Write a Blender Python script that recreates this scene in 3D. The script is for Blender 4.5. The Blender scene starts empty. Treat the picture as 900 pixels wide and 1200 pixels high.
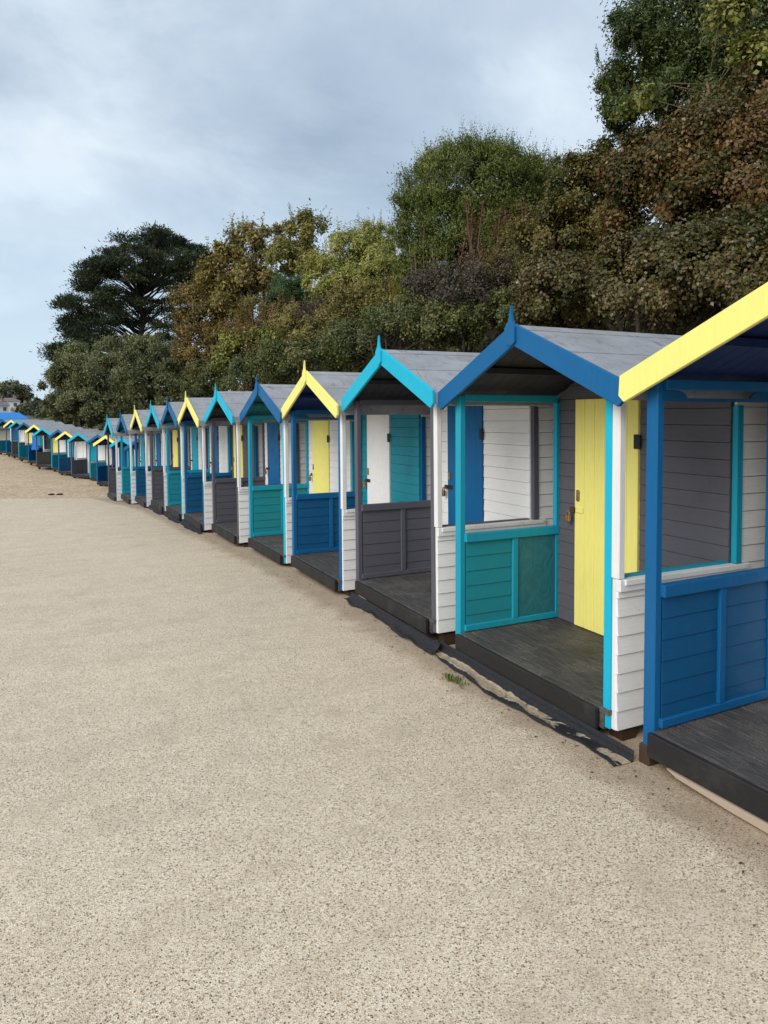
import bpy, bmesh, math, random
import numpy as np
from mathutils import Vector, Matrix
random.seed(7)
R = math.radians
C = bpy.context.scene.collection
CAMZ = 1.78
# ------------------------------------------------------------------ camera numbers
F, YAW, PITCH, ROLL, PY = 816.772, R(27.065), R(-2.003), R(.489), 517.044
FW = Vector((math.sin(YAW)*math.cos(PITCH), math.cos(YAW)*math.cos(PITCH), math.sin(PITCH)))
R0 = Vector((math.cos(YAW), -math.sin(YAW), 0)); U0 = R0.cross(FW)
RT = math.cos(ROLL)*R0 - math.sin(ROLL)*U0
UP = math.sin(ROLL)*R0 + math.cos(ROLL)*U0
def at(px, py, depth):
    """world point `depth` metres in front of where the photographer stood"""
    return Vector((0, 0, CAMZ)) + depth*(FW + RT*((px-450)/F) - UP*((py-PY)/F))

# ------------------------------------------------------------------ helpers
def obj(name, data, parent=None, mat=None):
    o = bpy.data.objects.new(name, data); C.objects.link(o)
    if parent is not None: o.parent = parent
    if mat is not None and data is not None and len(data.materials) == 0: data.materials.append(mat)
    return o
def empty(name, loc=(0, 0, 0), rz=0):
    o = bpy.data.objects.new(name, None); C.objects.link(o)
    o.location = loc; o.rotation_euler = (0, 0, rz); o.empty_display_size = .2
    return o
def tag(o, label=None, cat=None, group=None, kind=None):
    if label: o['label'] = label
    if cat: o['category'] = cat
    if group: o['group'] = group
    if kind: o['kind'] = kind
    return o
class MB:
    """collects shapes, builds ONE mesh"""
    def __init__(s): s.v = []; s.f = []
    def hexa(s, p):
        i = len(s.v); s.v += [tuple(q) for q in p]
        s.f += [(i, i+3, i+2, i+1), (i+4, i+5, i+6, i+7), (i, i+1, i+5, i+4), (i+1, i+2, i+6, i+5), (i+2, i+3, i+7, i+6), (i+3, i, i+4, i+7)]
    def box(s, x0, x1, y0, y1, z0, z1):
        s.hexa([(x0, y0, z0), (x1, y0, z0), (x1, y1, z0), (x0, y1, z0), (x0, y0, z1), (x1, y0, z1), (x1, y1, z1), (x0, y1, z1)])
    def bbox(s, x0, x1, y0, y1, z0, z1, b=.004):
        """box with chamfered edges"""
        bm = bmesh.new(); bmesh.ops.create_cube(bm, size=1)
        for v in bm.verts: v.co = Vector(((x0+x1)/2+v.co.x*(x1-x0), (y0+y1)/2+v.co.y*(y1-y0), (z0+z1)/2+v.co.z*(z1-z0)))
        bmesh.ops.bevel(bm, geom=bm.edges[:], offset=b, segments=1, affect='EDGES')
        s.frombm(bm)
    def frombm(s, bm):
        i = len(s.v); bm.verts.ensure_lookup_table()
        for k, v in enumerate(bm.verts): v.index = k
        s.v += [tuple(v.co) for v in bm.verts]; s.f += [tuple(i+v.index for v in f.verts) for f in bm.faces]; bm.free()
    def prism(s, poly, axis, a, b):
        """extrude a 2-d polygon along an axis (0,1,2)"""
        n = len(poly); i = len(s.v)
        def mk(p, t):
            q = [p[0], p[1]]; q.insert(axis, t); return tuple(q)
        s.v += [mk(p, a) for p in poly] + [mk(p, b) for p in poly]
        s.f += [tuple(range(i, i+n)), tuple(range(i+2*n-1, i+n-1, -1))]
        s.f += [(i+k, i+n+k, i+n+(k+1) % n, i+(k+1) % n) for k in range(n)]
    def tube(s, pts, rad, n=6):
        i = len(s.v); m = len(pts)
        for k, p in enumerate(pts):
            p = Vector(p); t = (Vector(pts[min(k+1, m-1)])-Vector(pts[max(k-1, 0)]))
            if t.length < 1e-9: t = Vector((0, 0, 1))
            t.normalize(); a = t.cross(Vector((0, 0, 1)) if abs(t.z) < .9 else Vector((1, 0, 0))).normalized(); b = t.cross(a)
            r = rad[k] if hasattr(rad, '__len__') else rad
            for j in range(n):
                g = 2*math.pi*j/n; s.v.append(tuple(p+(a*math.cos(g)+b*math.sin(g))*r))
        for k in range(m-1):
            for j in range(n):
                s.f.append((i+k*n+j, i+k*n+(j+1) % n, i+(k+1)*n+(j+1) % n, i+(k+1)*n+j))
        s.f.append(tuple(i+j for j in range(n-1, -1, -1))); s.f.append(tuple(i+(m-1)*n+j for j in range(n)))
    def mesh(s, name, mat=None, smooth=False):
        me = bpy.data.meshes.new(name); me.from_pydata(s.v, [], s.f); me.validate()
        bm = bmesh.new(); bm.from_mesh(me); bmesh.ops.recalc_face_normals(bm, faces=bm.faces[:]); bm.to_mesh(me); bm.free()
        if mat: me.materials.append(mat)
        if smooth:
            for p in me.polygons: p.use_smooth = True
        return me
    def build(s, name, mat, parent=None, smooth=False):
        return obj(name, s.mesh(name, mat, smooth), parent)

# ------------------------------------------------------------------ materials
def newmat(name):
    m = bpy.data.materials.new(name); m.use_nodes = True; nt = m.node_tree
    return m, nt, nt.nodes['Principled BSDF']
def N(nt, t, **kw):
    n = nt.nodes.new(t)
    for k, v in kw.items():
        if k.startswith('i_'):
            key = k[2:]; key = int(key) if key.isdigit() else key.replace('_', ' ')
            n.inputs[key].default_value = v
        else: setattr(n, k, v)
    return n
def mixc(nt, fac, a, b, mode='MIX'):
    n = nt.nodes.new('ShaderNodeMix'); n.data_type = 'RGBA'; n.blend_type = mode
    for s, v in ((0, fac), (6, a), (7, b)):
        if hasattr(v, 'is_linked') or hasattr(v, 'links'): nt.links.new(v, n.inputs[s])
        elif s == 0: n.inputs[0].default_value = v
        else: n.inputs[s].default_value = (*v, 1) if len(v) == 3 else v
    return n.outputs[2]
def ramp(nt, src, stops):
    r = nt.nodes.new('ShaderNodeValToRGB'); cr = r.color_ramp
    while len(cr.elements) < len(stops): cr.elements.new(.5)
    for e, (p, c) in zip(cr.elements, stops):
        e.position = p; e.color = (*c, 1) if hasattr(c, '__len__') else (c, c, c, 1)
    nt.links.new(src, r.inputs[0]); return r.outputs[0]
def coords(nt, scale=(1, 1, 1), rnd=True, out='Object'):
    tc = N(nt, 'ShaderNodeTexCoord'); mp = N(nt, 'ShaderNodeMapping'); mp.inputs['Scale'].default_value = scale
    src = tc.outputs[out]
    if rnd:
        oi = N(nt, 'ShaderNodeObjectInfo'); ad = N(nt, 'ShaderNodeVectorMath', operation='MULTIPLY_ADD')
        nt.links.new(oi.outputs['Random'], ad.inputs[0]); ad.inputs[1].default_value = (37, 23, 11); nt.links.new(src, ad.inputs[2]); src = ad.outputs[0]
    nt.links.new(src, mp.inputs[0]); return mp.outputs[0]
def noise(nt, vec, scale, detail=4, rough=.55, dist=0):
    n = N(nt, 'ShaderNodeTexNoise'); n.inputs['Scale'].default_value = scale; n.inputs['Detail'].default_value = detail
    n.inputs['Roughness'].default_value = rough; n.inputs['Distortion'].default_value = dist
    nt.links.new(vec, n.inputs['Vector']); return n.outputs[0]
def bump(nt, b, h, strength, dist):
    n = N(nt, 'ShaderNodeBump'); n.inputs['Strength'].default_value = strength; n.inputs['Distance'].default_value = dist
    nt.links.new(h, n.inputs['Height']); nt.links.new(n.outputs[0], b.inputs['Normal'])
def paint(name, rgb, wear=.25, dirt=(.09, .075, .055), rough=.5, stretch=(22, 22, 3), under=None, fade=.03):
    """weathered gloss paint on sawn timber"""
    m, nt, b = newmat(name)
    v = coords(nt, stretch); w = coords(nt, (1, 1, 1))
    grain = noise(nt, v, 2.2, 5, .6); blot = noise(nt, w, 3.1, 5, .6); fine = noise(nt, w, 55, 3, .6); big = noise(nt, w, 1.1, 2)
    pale = tuple(min(1, c*.88+.07) for c in rgb); deep = tuple(c*.87 for c in rgb)
    c = mixc(nt, ramp(nt, grain, [(.35, 0), (.7, .55)]), rgb, deep)
    c = mixc(nt, ramp(nt, big, [(.4, 0), (.75, fade*2)]), c, pale)
    c = mixc(nt, ramp(nt, blot, [(.56, 0), (.8, wear)]), c, dirt)
    mk = N(nt, 'ShaderNodeMath', operation='MULTIPLY'); nt.links.new(ramp(nt, fine, [(.66, 0), (.7, 1)]), mk.inputs[0]); nt.links.new(ramp(nt, blot, [(.5, 0), (.62, min(1, wear*2.2))]), mk.inputs[1])
    c = mixc(nt, mk.outputs[0], c, under or tuple(x*.35+.03 for x in rgb))
    sc_ = noise(nt, coords(nt, tuple(k*1.6 for k in stretch)), 3.4, 6, .72, .3)
    sk = N(nt, 'ShaderNodeMath', operation='MULTIPLY'); nt.links.new(ramp(nt, sc_, [(.58, 0), (.72, min(.7, wear*2.2))]), sk.inputs[0]); nt.links.new(ramp(nt, big, [(.35, .15), (.65, 1)]), sk.inputs[1])
    c = mixc(nt, sk.outputs[0], c, pale)
    nt.links.new(c, b.inputs['Base Color'])
    nt.links.new(ramp(nt, blot, [(.3, rough-.08), (.7, rough+.2)]), b.inputs['Roughness'])
    b.inputs['Specular IOR Level'].default_value = .25
    bump(nt, b, grain, .25, .004)
    return m
H = (3, 40, 40)
M = {}
M['yellow'] = paint('yellow_paint', (.86, .78, .22), .12, (.3, .24, .1), stretch=(26, 26, 3))
M['blue'] = paint('blue_paint', (.002, .105, .275), .16, (.02, .05, .1))
M['cyan'] = paint('cyan_paint', (.006, .42, .60), .14, (.05, .12, .14))
M['teal'] = paint('teal_paint', (.008, .30, .43), .2, (.05, .10, .10))
M['teal_board'] = paint('teal_boards', (.010, .235, .30), .35, (.07, .09, .07), stretch=(5, 5, 40))
M['blue_board'] = paint('blue_boards', (.002, .080, .20), .2, (.02, .045, .08), stretch=(5, 5, 40))
M['grey'] = paint('grey_paint', (.095, .092, .115), .2, (.05, .045, .05))
M['grey_board'] = paint('grey_boards', (.095, .093, .11), .25, (.05, .04, .04), stretch=(5, 5, 40))
M['white'] = paint('white_boards', (.80, .79, .78), .22, (.48, .45, .4), stretch=(5, 5, 40), under=(.4, .38, .34), fade=.0)
M['white_trim'] = paint('white_trim_paint', (.74, .735, .73), .25, (.38, .35, .3), under=(.4, .38, .34), fade=.0)
M['ceil_grey'] = paint('shaded_grey_ceiling', (.034, .031, .034), .2, (.02, .016, .015))  # ceiling paints darkened: the shade under the roof is put into the colour
M['ceil_blue'] = paint('shaded_blue_ceiling', (.004, .02, .10), .2, (.01, .012, .03))
M['ceil_teal'] = paint('shaded_teal_ceiling', (.006, .13, .15), .2, (.01, .05, .05))
M['dark_wood'] = paint('unpainted_dark_timber', (.045, .034, .03), .3, (.02, .017, .015))
M['brown_wood'] = paint('brown_timber', (.06, .035, .022), .3, (.1, .07, .04))
M['pale_wood'] = paint('raw_pale_timber', (.42, .33, .25), .3, (.3, .17, .07), stretch=(30, 3, 30))
def deck_mat():
    m, nt, b = newmat('worn_black_deck')
    v = coords(nt, (40, 3, 40)); w = coords(nt)
    g = noise(nt, v, 2.5, 6, .65); bl = noise(nt, w, 4, 5, .6); fi = noise(nt, w, 120, 3, .6)
    c = mixc(nt, ramp(nt, g, [(.35, 0), (.7, 1)]), (.022, .02, .02), (.105, .096, .09))
    c = mixc(nt, ramp(nt, bl, [(.5, 0), (.75, .45)]), c, (.15, .135, .115))
    mk = N(nt, 'ShaderNodeMath', operation='MULTIPLY'); nt.links.new(ramp(nt, fi, [(.58, 0), (.66, 1)]), mk.inputs[0]); nt.links.new(ramp(nt, bl, [(.42, 0), (.6, .8)]), mk.inputs[1])
    c = mixc(nt, mk.outputs[0], c, (.30, .27, .22))
    nt.links.new(c, b.inputs['Base Color']); b.inputs['Roughness'].default_value = .7
    bump(nt, b, g, .5, .006); return m
M['deck'] = deck_mat()
M['deck_edge'] = paint('black_deck_edge', (.02, .019, .019), .5, (.085, .075, .065), stretch=(30, 3, 30))
def felt_mat():
    m, nt, b = newmat('grey_mineral_felt')
    w = coords(nt); s = coords(nt, (3, 3.6, 3)); d = coords(nt, (9, 2.2, 9))
    a = noise(nt, s, 1.6, 6, .65, .6); f = noise(nt, w, 260, 2, .6); k = noise(nt, d, 1.1, 6, .7, 1.5); big = noise(nt, w, 1.3, 4)
    c = mixc(nt, ramp(nt, a, [(.3, 0), (.72, 1)]), (.24, .245, .265), (.39, .395, .415))
    c = mixc(nt, ramp(nt, k, [(.56, 0), (.68, .8)]), c, (.085, .078, .077))
    c = mixc(nt, ramp(nt, big, [(.5, 0), (.8, .6)]), c, (.24, .215, .205))
    c = mixc(nt, ramp(nt, f, [(.3, .35), (.7, 0)]), c, (.12, .12, .12))
    nt.links.new(c, b.inputs['Base Color']); b.inputs['Roughness'].default_value = .48
    bump(nt, b, f, .25, .002); return m
M['felt'] = felt_mat()
def plain(name, rgb, rough=.5, metal=0, var=.25):
    m, nt, b = newmat(name); w = coords(nt); n = noise(nt, w, 30, 4, .6)
    c = mixc(nt, ramp(nt, n, [(.35, 0), (.7, 1)]), tuple(x*(1-var) for x in rgb), tuple(x*(1+var) for x in rgb))
    nt.links.new(c, b.inputs['Base Color']); b.inputs['Roughness'].default_value = rough; b.inputs['Metallic'].default_value = metal
    bump(nt, b, n, .15, .002); return m
M['rust'] = plain('rusty_steel', (.09, .035, .015), .7, .3, .5)
M['brass'] = plain('old_brass', (.35, .22, .09), .45, .8, .4)
M['iron'] = plain('black_iron', (.02, .02, .022), .55, .4)
M['membrane'] = plain('black_plastic_membrane', (.016, .017, .02), .38, 0, .4)
def membrane_mat():
    m, nt, b = newmat('sandy_black_membrane'); w = coords(nt); n = noise(nt, w, 7, 6, .7, .8); n2 = noise(nt, w, 60, 4, .7)
    k = mixc(nt, ramp(nt, n2, [(.3, 0), (.7, 1)]), (.011, .011, .013), (.028, .028, .032))
    at_ = N(nt, 'ShaderNodeAttribute', attribute_name='sand'); ad = N(nt, 'ShaderNodeMath', operation='ADD'); mm = N(nt, 'ShaderNodeMath', operation='MULTIPLY', i_1=1.1)
    nt.links.new(n, mm.inputs[0]); nt.links.new(mm.outputs[0], ad.inputs[0]); nt.links.new(at_.outputs['Fac'], ad.inputs[1])
    q = N(nt, 'ShaderNodeMath', operation='MULTIPLY', i_1=1.0); nt.links.new(ramp(nt, ad.outputs[0], [(1.0, 0), (1.0, 0)]) if False else ramp(nt, ad.outputs[0], [(.93, 0), (1.0, .92)]), q.inputs[0])
    c = mixc(nt, q.outputs[0], k, mixc(nt, ramp(nt, n2, [(.35, 0), (.65, 1)]), (.30, .225, .145), (.55, .45, .32))); nt.links.new(c, b.inputs['Base Color']); b.inputs['Roughness'].default_value = .7; b.inputs['Specular IOR Level'].default_value = .25
    bump(nt, b, n2, .3, .004); return m
M['membrane'] = membrane_mat()
M['dark_inside'] = plain('dark_inside', (.03, .025, .025), .9)
# wrinkled teal sheet over one bay
def sheet_mat():
    m, nt, b = newmat('teal_painted_sheet'); w = coords(nt, (1.5, 1, 1)); n = noise(nt, w, 9, 5, .6, 1.2)
    c = mixc(nt, ramp(nt, n, [(.35, 0), (.7, 1)]), (.012, .125, .165), (.016, .175, .225)); nt.links.new(c, b.inputs['Base Color'])
    b.inputs['Roughness'].default_value = .55; bump(nt, b, n, .45, .02); return m
M['sheet'] = sheet_mat()

# ------------------------------------------------------------------ ground heights
GT = [(-40, -1.76), (2.8, -1.795), (4.5, -1.828), (6.2, -1.83), (7.9, -1.873), (9.5, -1.93), (11.1, -1.96), (12.7, -2.01), (14.3, -2.05), (15.8, -2.095), (17.25, -2.165), (18.7, -2.26), (21.05, -2.385)]
GB = [(21.05, -2.42), (21.5, -2.8), (24, -3.1), (28, -3.2), (33.5, -3.16), (37.5, -3.10), (41.5, -2.93), (44.5, -2.66), (49, -2.4), (60, -2.0), (90, -.9), (170, 1.0), (260, 1.8), (340, 7), (480, 10), (900, 7), (3000, 0)]
SA, CA = math.sin(YAW), math.cos(YAW)
def lerp(tab, t):
    if t <= tab[0][0]: return tab[0][1]
    for (a, u), (b, v) in zip(tab, tab[1:]):
        if t <= b: return u+(v-u)*(t-a)/(b-a)
    return tab[-1][1]
def path_z(x, y): return CAMZ + lerp(GT, x*SA+y*CA)
def flat_z(x, y):
    t = x*SA+y*CA
    return CAMZ + (lerp(GT, t)-.012 if t < 21.05 else lerp(GB, t))
TOE = [(-40, 5.8), (5, 5.6), (12, 5.5), (22, 5.0), (36, 5.9), (45, 4.5), (56, 2.7), (66, 2.9), (80, 4), (120, 8), (200, 30)]
def sm(t): t = max(0, min(1, t)); return t*t*(3-2*t)
def land_z(x, y):
    z = flat_z(x, y); s = x-lerp(TOE, y)
    if s > 0:
        h = lerp([(-40, 4.8), (8, 4.8), (16, 5.2), (26, 5.4), (34, 4.6), (44, 2.4), (52, 1.2), (70, 1.0), (110, 1.5), (170, 0)], y)
        z += h*sm(s/4.4) + .12*math.sin(x*1.7+y*.9)*sm(s/2) + .1*math.sin(y*2.3-x*.6)*sm(s/2)
    return z
def grid(xs, ys, fn):
    v = [(x, y, fn(x, y)) for y in ys for x in xs]; n = len(xs)
    f = [(j*n+i, j*n+i+1, (j+1)*n+i+1, (j+1)*n+i) for j in range(len(ys)-1) for i in range(n-1)]
    return v, f
def steps(*seg):
    o = []
    for a, b, d in seg:
        k = max(1, int(round((b-a)/d))); o += [a+(b-a)*i/k for i in range(k)]
    o.append(seg[-1][1]); return o

# ------------------------------------------------------------------ beach, bank and path
def shingle_mat():
    m, nt, b = newmat('sand_and_shingle')
    tc = N(nt, 'ShaderNodeTexCoord'); v = tc.outputs['Object']
    n1 = noise(nt, v, .7, 5, .65); n2 = noise(nt, v, 9, 6, .75); big = noise(nt, v, .12, 4)
    c = mixc(nt, ramp(nt, n1, [(.3, 0), (.7, 1)]), (.52, .385, .24), (.72, .565, .39))
    c = mixc(nt, ramp(nt, n2, [(.42, .8), (.6, 0)]), c, (.25, .17, .10))
    c = mixc(nt, ramp(nt, n2, [(.60, 0), (.72, .6)]), c, (.62, .52, .38))
    geo = N(nt, 'ShaderNodeSeparateXYZ'); nt.links.new(v, geo.inputs[0])
    # earth and rank grass away from the beach (further inland)
    mr = N(nt, 'ShaderNodeMapRange', i_1=60, i_2=95); nt.links.new(geo.outputs[1], mr.inputs[0])
    c = mixc(nt, mr.outputs[0], c, (.055, .06, .025))
    nt.links.new(c, b.inputs['Base Color']); b.inputs['Roughness'].default_value = .9
    bump(nt, b, n2, .8, .03); return m
def earth_mat():
    m, nt, b = newmat('bank_earth'); v = coords(nt, rnd=False); n = noise(nt, v, 2, 6, .7)
    c = mixc(nt, ramp(nt, n, [(.35, 0), (.65, 1)]), (.02, .014, .008), (.05, .036, .018))
    nt.links.new(c, b.inputs['Base Color']); b.inputs['Roughness'].default_value = 1
    bump(nt, b, n, 1, .1); return m
def concrete_mat():
    m, nt, b = newmat('exposed_aggregate_path')
    tc = N(nt, 'ShaderNodeTexCoord'); v = tc.outputs['Object']
    def vor(scale, out):
        n = N(nt, 'ShaderNodeTexVoronoi'); n.inputs['Scale'].default_value = scale; nt.links.new(v, n.inputs['Vector']); return n.outputs[out]
    cells = N(nt, 'ShaderNodeSeparateColor'); nt.links.new(vor(195, 'Color'), cells.inputs[0])
    cell2 = N(nt, 'ShaderNodeSeparateColor'); nt.links.new(vor(105, 'Color'), cell2.inputs[0])
    cell3 = N(nt, 'ShaderNodeSeparateColor'); nt.links.new(vor(42, 'Color'), cell3.inputs[0])
    d2 = vor(105, 'Distance'); d3 = vor(42, 'Distance'); d1 = vor(195, 'Distance')
    big = noise(nt, v, .55, 5, .6); mid = noise(nt, v, 3.5, 5, .65); fine = noise(nt, v, 160, 3, .7)
    mp = N(nt, 'ShaderNodeMapping'); mp.inputs['Rotation'].default_value = (0, 0, R(-YAW*57.3*1)); mp.inputs['Scale'].default_value = (.35, 2.6, 1); 
    nt.links.new(v, mp.inputs[0]); streak = noise(nt, mp.outputs[0], 1.3, 5, .65, .4)
    c = ramp(nt, cells.outputs[0], [(0, (.32, .235, .16)), (.22, (.57, .445, .315)), (.55, (.70, .57, .42)), (.9, (.80, .67, .515)), (1, (.88, .785, .65))])
    def both(cellsock, lo, dist, dmax):
        a = ramp(nt, cellsock, [(lo, 0), (lo+.02, 1)]); e = ramp(nt, dist, [(dmax-.12, 1), (dmax, 0)])
        q = N(nt, 'ShaderNodeMath', operation='MULTIPLY'); nt.links.new(a, q.inputs[0]); nt.links.new(e, q.inputs[1]); return q.outputs[0]
    c = mixc(nt, both(cells.outputs[1], .84, d1, .55), c, (.11, .075, .048))
    c = mixc(nt, both(cell2.outputs[0], .88, d2, .46), c, (.085, .057, .04))
    c = mixc(nt, both(cell2.outputs[1], .86, d2, .45), c, (.66, .58, .46))
    c = mixc(nt, both(cell3.outputs[0], .93, d3, .26), c, (.07, .05, .04))
    c = mixc(nt, both(cell3.outputs[1], .965, d3, .24), c, (.72, .68, .6))
    c = mixc(nt, both(cell3.outputs[2], .985, d3, .24), c, (.45, .18, .09))
    c = mixc(nt, ramp(nt, streak, [(.45, 0), (.75, .3)]), c, (.40, .31, .215))
    c = mixc(nt, ramp(nt, big, [(.45, 0), (.75, .25)]), c, (.75, .61, .45))
    c = mixc(nt, ramp(nt, mid, [(.50, 0), (.76, .5)]), c, (.40, .31, .22))
    # damp dirt and drifted sand in the joint along the hut fronts (x is distance from the fronts)
    at_ = N(nt, 'ShaderNodeAttribute', attribute_name='joint'); 
    ad = N(nt, 'ShaderNodeMath', operation='ADD'); nt.links.new(at_.outputs['Fac'], ad.inputs[0])
    mm = N(nt, 'ShaderNodeMath', operation='MULTIPLY'); mm.inputs[1].default_value = .5; nt.links.new(mid, mm.inputs[0]); nt.links.new(mm.outputs[0], ad.inputs[1])
    c = mixc(nt, ramp(nt, ad.outputs[0], [(.74, 0), (1.05, .48)]), c, (.24, .155, .085))
    nt.links.new(c, b.inputs['Base Color'])
    b.inputs['Roughness'].default_value = .85; b.inputs['Specular IOR Level'].default_value = .3
    hh = N(nt, 'ShaderNodeMath', operation='ADD'); nt.links.new(d1, hh.inputs[0]); nt.links.new(fine, hh.inputs[1])
    bump(nt, b, hh.outputs[0], .5, .006)
    return m
FRONT = [(-12, 2.80), (0, 2.80), (1.72, 2.80), (3.6, 2.82), (5.47, 2.84), (7.35, 2.84), (9.2, 2.84), (11.07, 2.75), (12.9, 2.65), (14.7, 2.62), (16.4, 2.56), (18.1, 2.43), (19.8, 2.28), (21.45, 2.09), (23.5, 1.8)]
xs = steps((-1500, -60, 180), (-60, -8, 2), (-8, 3, .8), (3, 14, .4), (14, 40, 2), (40, 1500, 180))
ys = steps((-400, -12, 40), (-12, 20, .8), (20, 22, .2), (22, 60, .6), (60, 130, 5), (130, 3000, 70))
v, f = grid(xs, ys, land_z)
me = bpy.data.meshes.new('beach'); me.from_pydata(v, [], f); me.materials.append(shingle_mat()); me.materials.append(earth_mat())
for p in me.polygons:
    p.use_smooth = True
    c = p.center
    if c.y < 130 and c.x > lerp(TOE, c.y)+.15: p.material_index = 1
tag(obj('beach', me), kind='structure')
# path slab: right side runs just under the hut fronts, far end is a straight edge
rows = steps((-12, 1, .5), (1, 26, .12)); vs = []; fs = []; jt = []
ncol = 26
def path_cols(y):
    """rows follow the far edge: t = constant"""
    return None
ts = steps((-14, 2, .5), (2, 21.02, .16))
side = [-40, -25, -15, -9, -6, -4, -2.5, -1.5, -1, -.7, -.5, -.4, -.3, -.22, -.15, -.09, -.04, 0, .05, .12, .3, .6]
for t in ts:
    # point on the row t where it meets the fronts line
    y = (t - 2.7*SA)/CA
    for _ in range(4): y = (t - lerp(FRONT, y)*SA)/CA
    x = lerp(FRONT, y)
    for s in side:
        px, py_ = x+s*CA, y-s*SA
        vs.append((px, py_, path_z(px, py_))); jt.append(max(0, 1-abs(s+.05)/.75))
n = len(side)
for j in range(len(ts)-1):
    for i in range(n-1): fs.append((j*n+i, j*n+i+1, (j+1)*n+i+1, (j+1)*n+i))
k0 = (len(ts)-1)*n; base = len(vs)
for i in range(n):
    a = vs[k0+i]; vs.append((a[0], a[1], a[2]-.4)); jt.append(0)
for i in range(n-1): fs.append((k0+i, k0+i+1, base+i+1, base+i))
me = bpy.data.meshes.new('path'); me.from_pydata(vs, [], fs); me.materials.append(concrete_mat())
a = me.attributes.new('joint', 'FLOAT', 'POINT'); a.data.foreach_set('value', jt)
tag(obj('path', me), kind='structure')

# ------------------------------------------------------------------ beach huts   (local axes: x = depth, y = along the row away from us, z up)
HW, DEPTH, PORCH = .80, 2.3, .895
SL = .43; APEX = 2.352
def roof_z(s): return APEX-SL*abs(s)
CACHE = {}
def part(key, name, mat, parent, fn, smooth=False):
    k = (key, mat.name)
    if k not in CACHE:
        mb = MB(); fn(mb); CACHE[k] = mb.mesh(name, mat, smooth)
    return obj(name, CACHE[k], parent)
def side_boards(mb, sg, z0, z1, d0, d1, hole=None, bh=.1045, t=.022):
    z = z0; k = 0
    while z < z1-.01:
        za, zb = z, min(z+bh, z1); segs = [(d0, d1)]
        if hole:
            a, b, c, e = hole
            if zb > c+.002 and za < e-.002:
                if za < c: zb = c
                elif zb > e: zb = e if za < e-.02 else zb
                segs = [(d0, a), (b, d1)]
        for p, q in segs:
            if q-p < .01: continue
            i0 = sg*HW; ob = sg*(HW+t); ot = sg*(HW+t*.62); zc = zb-.006
            mb.hexa([(p, i0, za), (q, i0, za), (q, ob, za), (p, ob, za), (p, i0, zb-.0005), (q, i0, zb-.0005), (q, ot, zc), (p, ot, zc)])
        z = zb; k += 1
HOLE = (.014, .917, .89, 1.835)
def front_boards(mb, d, z0, door, bh=.1045, t=.018, face=-1, gable=True):
    """horizontal boards in a plane across the hut, clipped by the roof, with a doorway left out"""
    z = z0
    while z < APEX-.12:
        za, zb = z, z+bh
        def lim(zz): return max(.0, min(HW-.005, (APEX-.06-zz)/SL))
        la, lb = lim(za), lim(zb)
        if la < .02: break
        segs = [(-la, la, -lb, lb)]
        if door and zb > door[2]+.003 and za < door[3]-.003:
            if zb > door[3]: zb = door[3]
            segs = [(-la, door[0], -lb, door[0]), (door[1], la, door[1], lb)]
        for a0, a1, b0, b1 in segs:
            mb.hexa([(d, a0, za), (d, a1, za), (d+face*t, a1, za), (d+face*t, a0, za), (d, b0, zb-.0005), (d, b1, zb-.0005), (d+face*t*.72, b1, zb-.004), (d+face*t*.72, b0, zb-.004)])
        z = zb
DOOR = (-.09, .556, .153, 1.91)
def door_planks(mb):
    a, b, c, e = DOOR; n = 6; w = (b-a)/n
    mb.box(PORCH-.004, PORCH+.02, a+.004, b-.004, c+.004, e-.004)
    for i in range(n): mb.bbox(PORCH-.022, PORCH-.0045, a+i*w+(.004 if i == 0 else .0012), a+(i+1)*w-(.004 if i == n-1 else .0012), c+.003, e-.003, .0035)
SCHEME = {'Y': ('yellow', 'blue', 'blue_board'), 'B': ('blue', 'teal', 'teal_board'), 'C': ('cyan', 'grey', 'grey_board')}
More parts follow.
